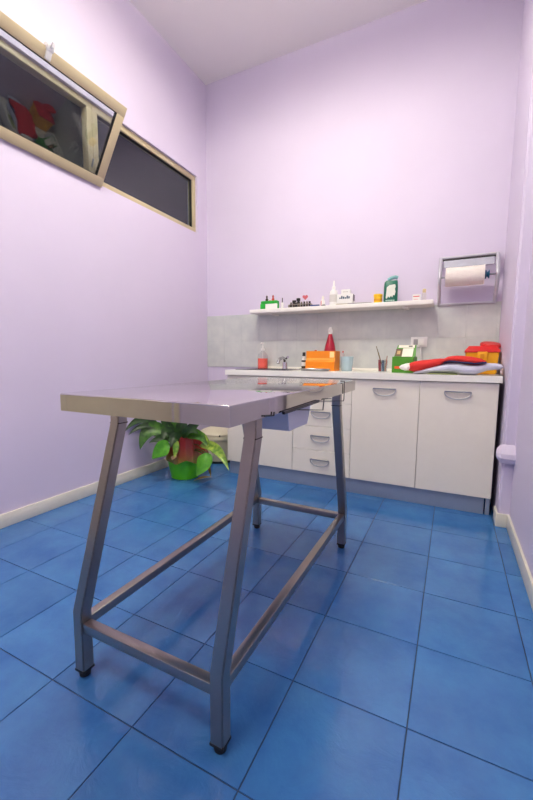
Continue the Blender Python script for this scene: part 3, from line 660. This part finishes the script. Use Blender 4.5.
# ------------------------------------------------------------------ paper towel holder on the back wall
th_ = thing('towel_holder', 'grey tubular wall holder for paper towel rolls', 'towel holder', (.058, YB, 1.43))
xl, xr = -.183, .190
def side(x): return [(x, -.012, .0), (x, -.05, .05), (x-.000, -.125, .145), (x, -.14, .18), (x, -.125, .215), (x, -.05, .32), (x, -.03, .345)]
for x in (xl, xr): obj('side_arm', tube(B(), side(x), .013, 10), TUBEM, th_)
obj('top_bar', tube(B(), [(xl-.004, -.03, .345), (xr+.006, -.03, .345)], .011, 10), TUBEM, th_)
obj('bottom_bar', tube(B(), [(xl-.004, -.018, .0), (xr+.006, -.018, .0)], .009, 10), TUBEM, th_)
obj('cutter_plate', box(B(), xl+.02, xr-.02, -.075, -.072, .262, .315, .001, 1), mat('cutter_grey', (196, 200, 206), .25, .6), th_)
obj('cutter_edge', box(B(), xl+.012, xr-.012, -.05, -.045, .318, .332), BLACK, th_)
obj('rod', tube(B(), [(xl-.012, -.14, .18), (xr+.012, -.14, .18)], .006, 10), GREYPL, th_)
def xlathe(prof, n=24):
    bm = lathe(B(), prof, n); bmesh.ops.rotate(bm, cent=(0, 0, 0), matrix=Matrix.Rotation(math.pi/2, 3, 'Y'), verts=bm.verts); return bm
BLU = mat('teal_blue_plastic', (28, 92, 128), .4)
for x, sgn in ((.112, 1), (-.142, -1)):
    k = obj('knob', xlathe([(.03, 0), (.03, .006), (.016, .010), (.022, .018), (.03, .022), (.03, .026)] if sgn > 0 else [(.018, -.006), (.018, .004)]), BLU if sgn > 0 else TUBEM, th_); k.location = (x, -.14, .18)
pt = thing('paper_towel_roll', 'white paper towel roll on the grey wall holder', 'paper roll', (.058-.018, YB-.14, 1.61))
bm = xlathe([(.02, -.125), (.064, -.125), (.067, -.122), (.067, .122), (.064, .125), (.02, .125), (.02, -.125)], 36)
obj('paper', bm, mat('paper_white', (238, 228, 222), .85, var=.04, scale=40, bump=.5, bscale=120), pt)
o = obj('core', xlathe([(.0195, -.124), (.0195, .124), (.0165, .124), (.0165, -.124), (.0195, -.124)]), mat('cardboard', (186, 160, 130), .8), pt)

# ------------------------------------------------------------------ waste bin
wbn = thing('waste_bin', 'white pedal bin in the corner behind the plant', 'waste bin', (-2.03, 3.045, 0))
CRM = mat('ivory_plastic', (216, 208, 184), .35, var=.02)
obj('base_ring', lathe(B(), [(.15, 0), (.152, .003), (.152, .02), (.148, .022)], 32), BLACK, wbn)
obj('body', lathe(B(), [(.146, .02), (.15, .03), (.168, .225), (.168, .235)], 36), CRM, wbn)
obj('collar', lathe(B(), [(.17, .225), (.182, .23), (.186, .262), (.18, .272)], 36), CRM, wbn)
ld = obj('lid', lathe(B(), [(.184, .272), (.186, .28), (.17, .302), (.11, .326), (.04, .336), (.001, .337)], 36), CRM, wbn)
obj('pedal', box(B(), -.03, .03, -.19, -.14, .01, .022, .004), BLACK, wbn)
obj('front_panel', box(B(), -.05, .05, -.172, -.155, .06, .19, .006), CRM, wbn)
obj('hinge_clip', box(B(), .10, .114, -.152, -.135, .266, .285, .003), BLACK, wbn)

# ------------------------------------------------------------------ potted plant
PX, PY = -1.995, 2.475
pt = thing('potted_plant', 'leafy green plant in a bright green pot by the wall', 'plant', (PX, PY, 0))
off = Vector((PX, PY, 0))
obj('pot', lathe(B(), [(.105, 0), (.113, .004), (.150, .19), (.156, .195), (.156, .21), (.148, .21), (.138, .19), (.134, .185)], 36), mat('lime_pot', (86, 196, 14), .35, var=.04), pt)
obj('soil', lathe(B(), [(.122, .180), (.122, .188), (.001, .192)], 24), mat('soil', (52, 36, 26), .9, var=.3, scale=60, bump=.6), pt)
def wrapper_mat():
    m = mat('red_green_wrap', (120, 30, 20), .3, var=.1); nt = m.node_tree; b = nt.nodes['Principled BSDF']; N = nt.nodes.new; L = nt.links.new
    tc = N('ShaderNodeTexCoord'); sx = N('ShaderNodeSeparateXYZ'); L(tc.outputs['Object'], sx.inputs[0])
    n = N('ShaderNodeTexNoise'); n.inputs['Scale'].default_value = 12; L(tc.outputs['Object'], n.inputs['Vector'])
    ma = N('ShaderNodeMath'); ma.operation = 'MULTIPLY_ADD'; ma.inputs[1].default_value = .10; L(n.outputs[0], ma.inputs[0]); L(sx.outputs[2], ma.inputs[2])
    c = N('ShaderNodeValToRGB'); e = c.color_ramp.elements
    e[0].position = .215; e[0].color = (*lin((112, 104, 28)), 1); e[1].position = .345; e[1].color = (*lin((118, 16, 18)), 1)
    x = c.color_ramp.elements.new(.275); x.color = (*lin((122, 56, 26)), 1)
    L(ma.outputs[0], c.inputs[0]); L(c.outputs[0], b.inputs['Base Color']); return m
bm = B(); n = 48; rings = []
for r, z, wv in ((.176, .165, .016), (.172, .19, .014), (.160, .225, .012), (.145, .27, .014), (.125, .33, .018), (.112, .37, .022)):
    rings.append([((r+wv*math.sin(i*2*math.pi/n*9+1))*math.cos(2*math.pi*i/n), (r+wv*math.sin(i*2*math.pi/n*9+1))*math.sin(2*math.pi*i/n), z+wv*1.0*math.sin(i*2*math.pi/n*5)) for i in range(n)])
loft(bm, rings, True, False)
bmesh.ops.translate(bm, vec=(.03, 0, 0), verts=bm.verts)
obj('wrapper', bm, wrapper_mat(), pt)
def leafmat(name, c, c2):
    m = mat(name, c, .35, var=.05, scale=30, spec=.5); nt = m.node_tree; b = nt.nodes['Principled BSDF']; N = nt.nodes.new; L = nt.links.new
    tc = N('ShaderNodeTexCoord'); n = N('ShaderNodeTexNoise'); n.inputs['Scale'].default_value = 24; n.inputs['Detail'].default_value = 3
    L(tc.outputs['Object'], n.inputs['Vector']); cr2 = N('ShaderNodeValToRGB'); e = cr2.color_ramp.elements
    e[0].position = .4; e[0].color = (*lin(c), 1); e[1].position = .7; e[1].color = (*lin(c2), 1)
    L(n.outputs[0], cr2.inputs[0]); L(cr2.outputs[0], b.inputs['Base Color']); return m
LD = leafmat('dark_leaf', (22, 48, 18), (46, 84, 28)); LM = leafmat('mid_leaf', (38, 82, 22), (74, 122, 32)); LB = leafmat('bright_leaf', (70, 146, 24), (100, 176, 38)); LV = leafmat('variegated_leaf', (84, 130, 34), (176, 196, 80)); LBR = leafmat('withered_leaf', (96, 88, 34), (130, 104, 50))
def bez(a, b, c, t): return a*(1-t)**2 + b*2*t*(1-t) + c*t*t
def leaf(a, mid, tip, width, mt, facing=Vector((.45, -.8, .4)), stem=True):
    a, mid, tip = Vector(a), Vector(mid), Vector(tip); N_ = 10; rows = []
    for i in range(N_+1):
        t = i/N_; p = bez(a, mid, tip, t); tg_ = (bez(a, mid, tip, min(1, t+.02))-bez(a, mid, tip, max(0, t-.02))).normalized()
        s = tg_.cross(facing).normalized(); nn = s.cross(tg_).normalized()
        wd = width*.5*(math.sin(math.pi*min(1, .04+t**.8*.96))**.85)
        rows.append([p - s*wd + nn*wd*.22 , p - s*wd*.5 + nn*wd*.03, p - nn*wd*.10, p + s*wd*.5 + nn*wd*.03, p + s*wd + nn*wd*.22])
    bm = B(); loft(bm, rows, False, False)
    for v in bm.verts: v.co -= off; v.co.x = max(v.co.x, XL+.012-off.x)
    l = obj('leaf', bm, mt, pt, ang=80)
    if stem:
        root = Vector((PX+random.uniform(-.03, .03), PY+random.uniform(-.03, .03), .185))
        c = (root+a)/2 + Vector((0, 0, .08))
        bm = tube(B(), [bez(root, c, a, k/6)-off for k in range(7)], .0045, 6); obj('stem', bm, LM, pt)
Ay = aty
leaf(Ay(158, 424, 2.42), Ay(138, 412, 2.28), Ay(124.5, 432, 2.12), .07, LD)
leaf(Ay(164, 428, 2.40), Ay(142, 420, 2.25), Ay(128, 435.5, 2.13), .05, LD)
leaf(Ay(166, 432, 2.38), Ay(146, 420, 2.28), Ay(140, 450, 2.20), .125, LM)
leaf(Ay(172, 441, 2.36), Ay(160, 436, 2.3), Ay(149, 443, 2.25), .06, LD)
leaf(Ay(172, 440, 2.42), Ay(160, 432, 2.36), Ay(166, 446, 2.3), .09, LD)
leaf(Ay(176, 442, 2.45), Ay(168, 425, 2.42), Ay(160, 415, 2.38), .09, LD)
leaf(Ay(177, 442, 2.45), Ay(174, 425, 2.45), Ay(170, 412, 2.45), .10, LM)
leaf(Ay(180, 441, 2.45), Ay(182, 425, 2.45), Ay(184, 414, 2.5), .10, LD)
leaf(Ay(172, 436, 2.35), Ay(166, 428, 2.32), Ay(163, 440, 2.28), .10, LD)
leaf(Ay(180, 440, 2.35), Ay(173, 432, 2.30), Ay(171, 448, 2.26), .085, LD)
leaf(Ay(182, 438, 2.36), Ay(190, 424, 2.32), Ay(198, 434, 2.30), .08, LD)
leaf(Ay(186, 436, 2.36), Ay(198, 430, 2.32), Ay(207, 444, 2.28), .085, LM)
leaf(Ay(190, 437, 2.42), Ay(202, 428, 2.38), Ay(213, 454, 2.32), .07, LV)
leaf(Ay(200, 446, 2.36), Ay(218, 440, 2.30), Ay(229, 471, 2.22), .075, LV)
leaf(Ay(206, 453, 2.28), Ay(207, 462, 2.24), Ay(196, 476, 2.20), .115, LB)
leaf(Ay(170, 446, 2.28), Ay(163, 446, 2.24), Ay(152, 459, 2.21), .13, LB)
leaf(Ay(176, 440, 2.30), Ay(177, 448, 2.28), Ay(174, 458, 2.26), .05, LV)
leaf(Ay(205, 455, 2.36), Ay(209, 466, 2.30), Ay(211, 477, 2.26), .03, LBR)
leaf(atz(212, 477, .012), atz(203, 477, .04), atz(193, 481, .010), .055, LBR, Vector((0, 0, 1)), False)
leaf(Ay(184, 438, 2.55), Ay(192, 425, 2.6), Ay(200, 424, 2.62), .09, LD)
leaf(Ay(176, 436, 2.5), Ay(160, 430, 2.5), Ay(152, 436, 2.45), .10, LD)
bm = B(); cbox(bm, (0, 0, 0), (.055, .002, .028), .0008, 1)
o = obj('paper_tag', bm, mat('tag_tan', (206, 164, 124), .6), pt); o.location = Ay(174, 457, 2.30)-off; o.rotation_euler = (math.radians(-15), math.radians(-32), .2)
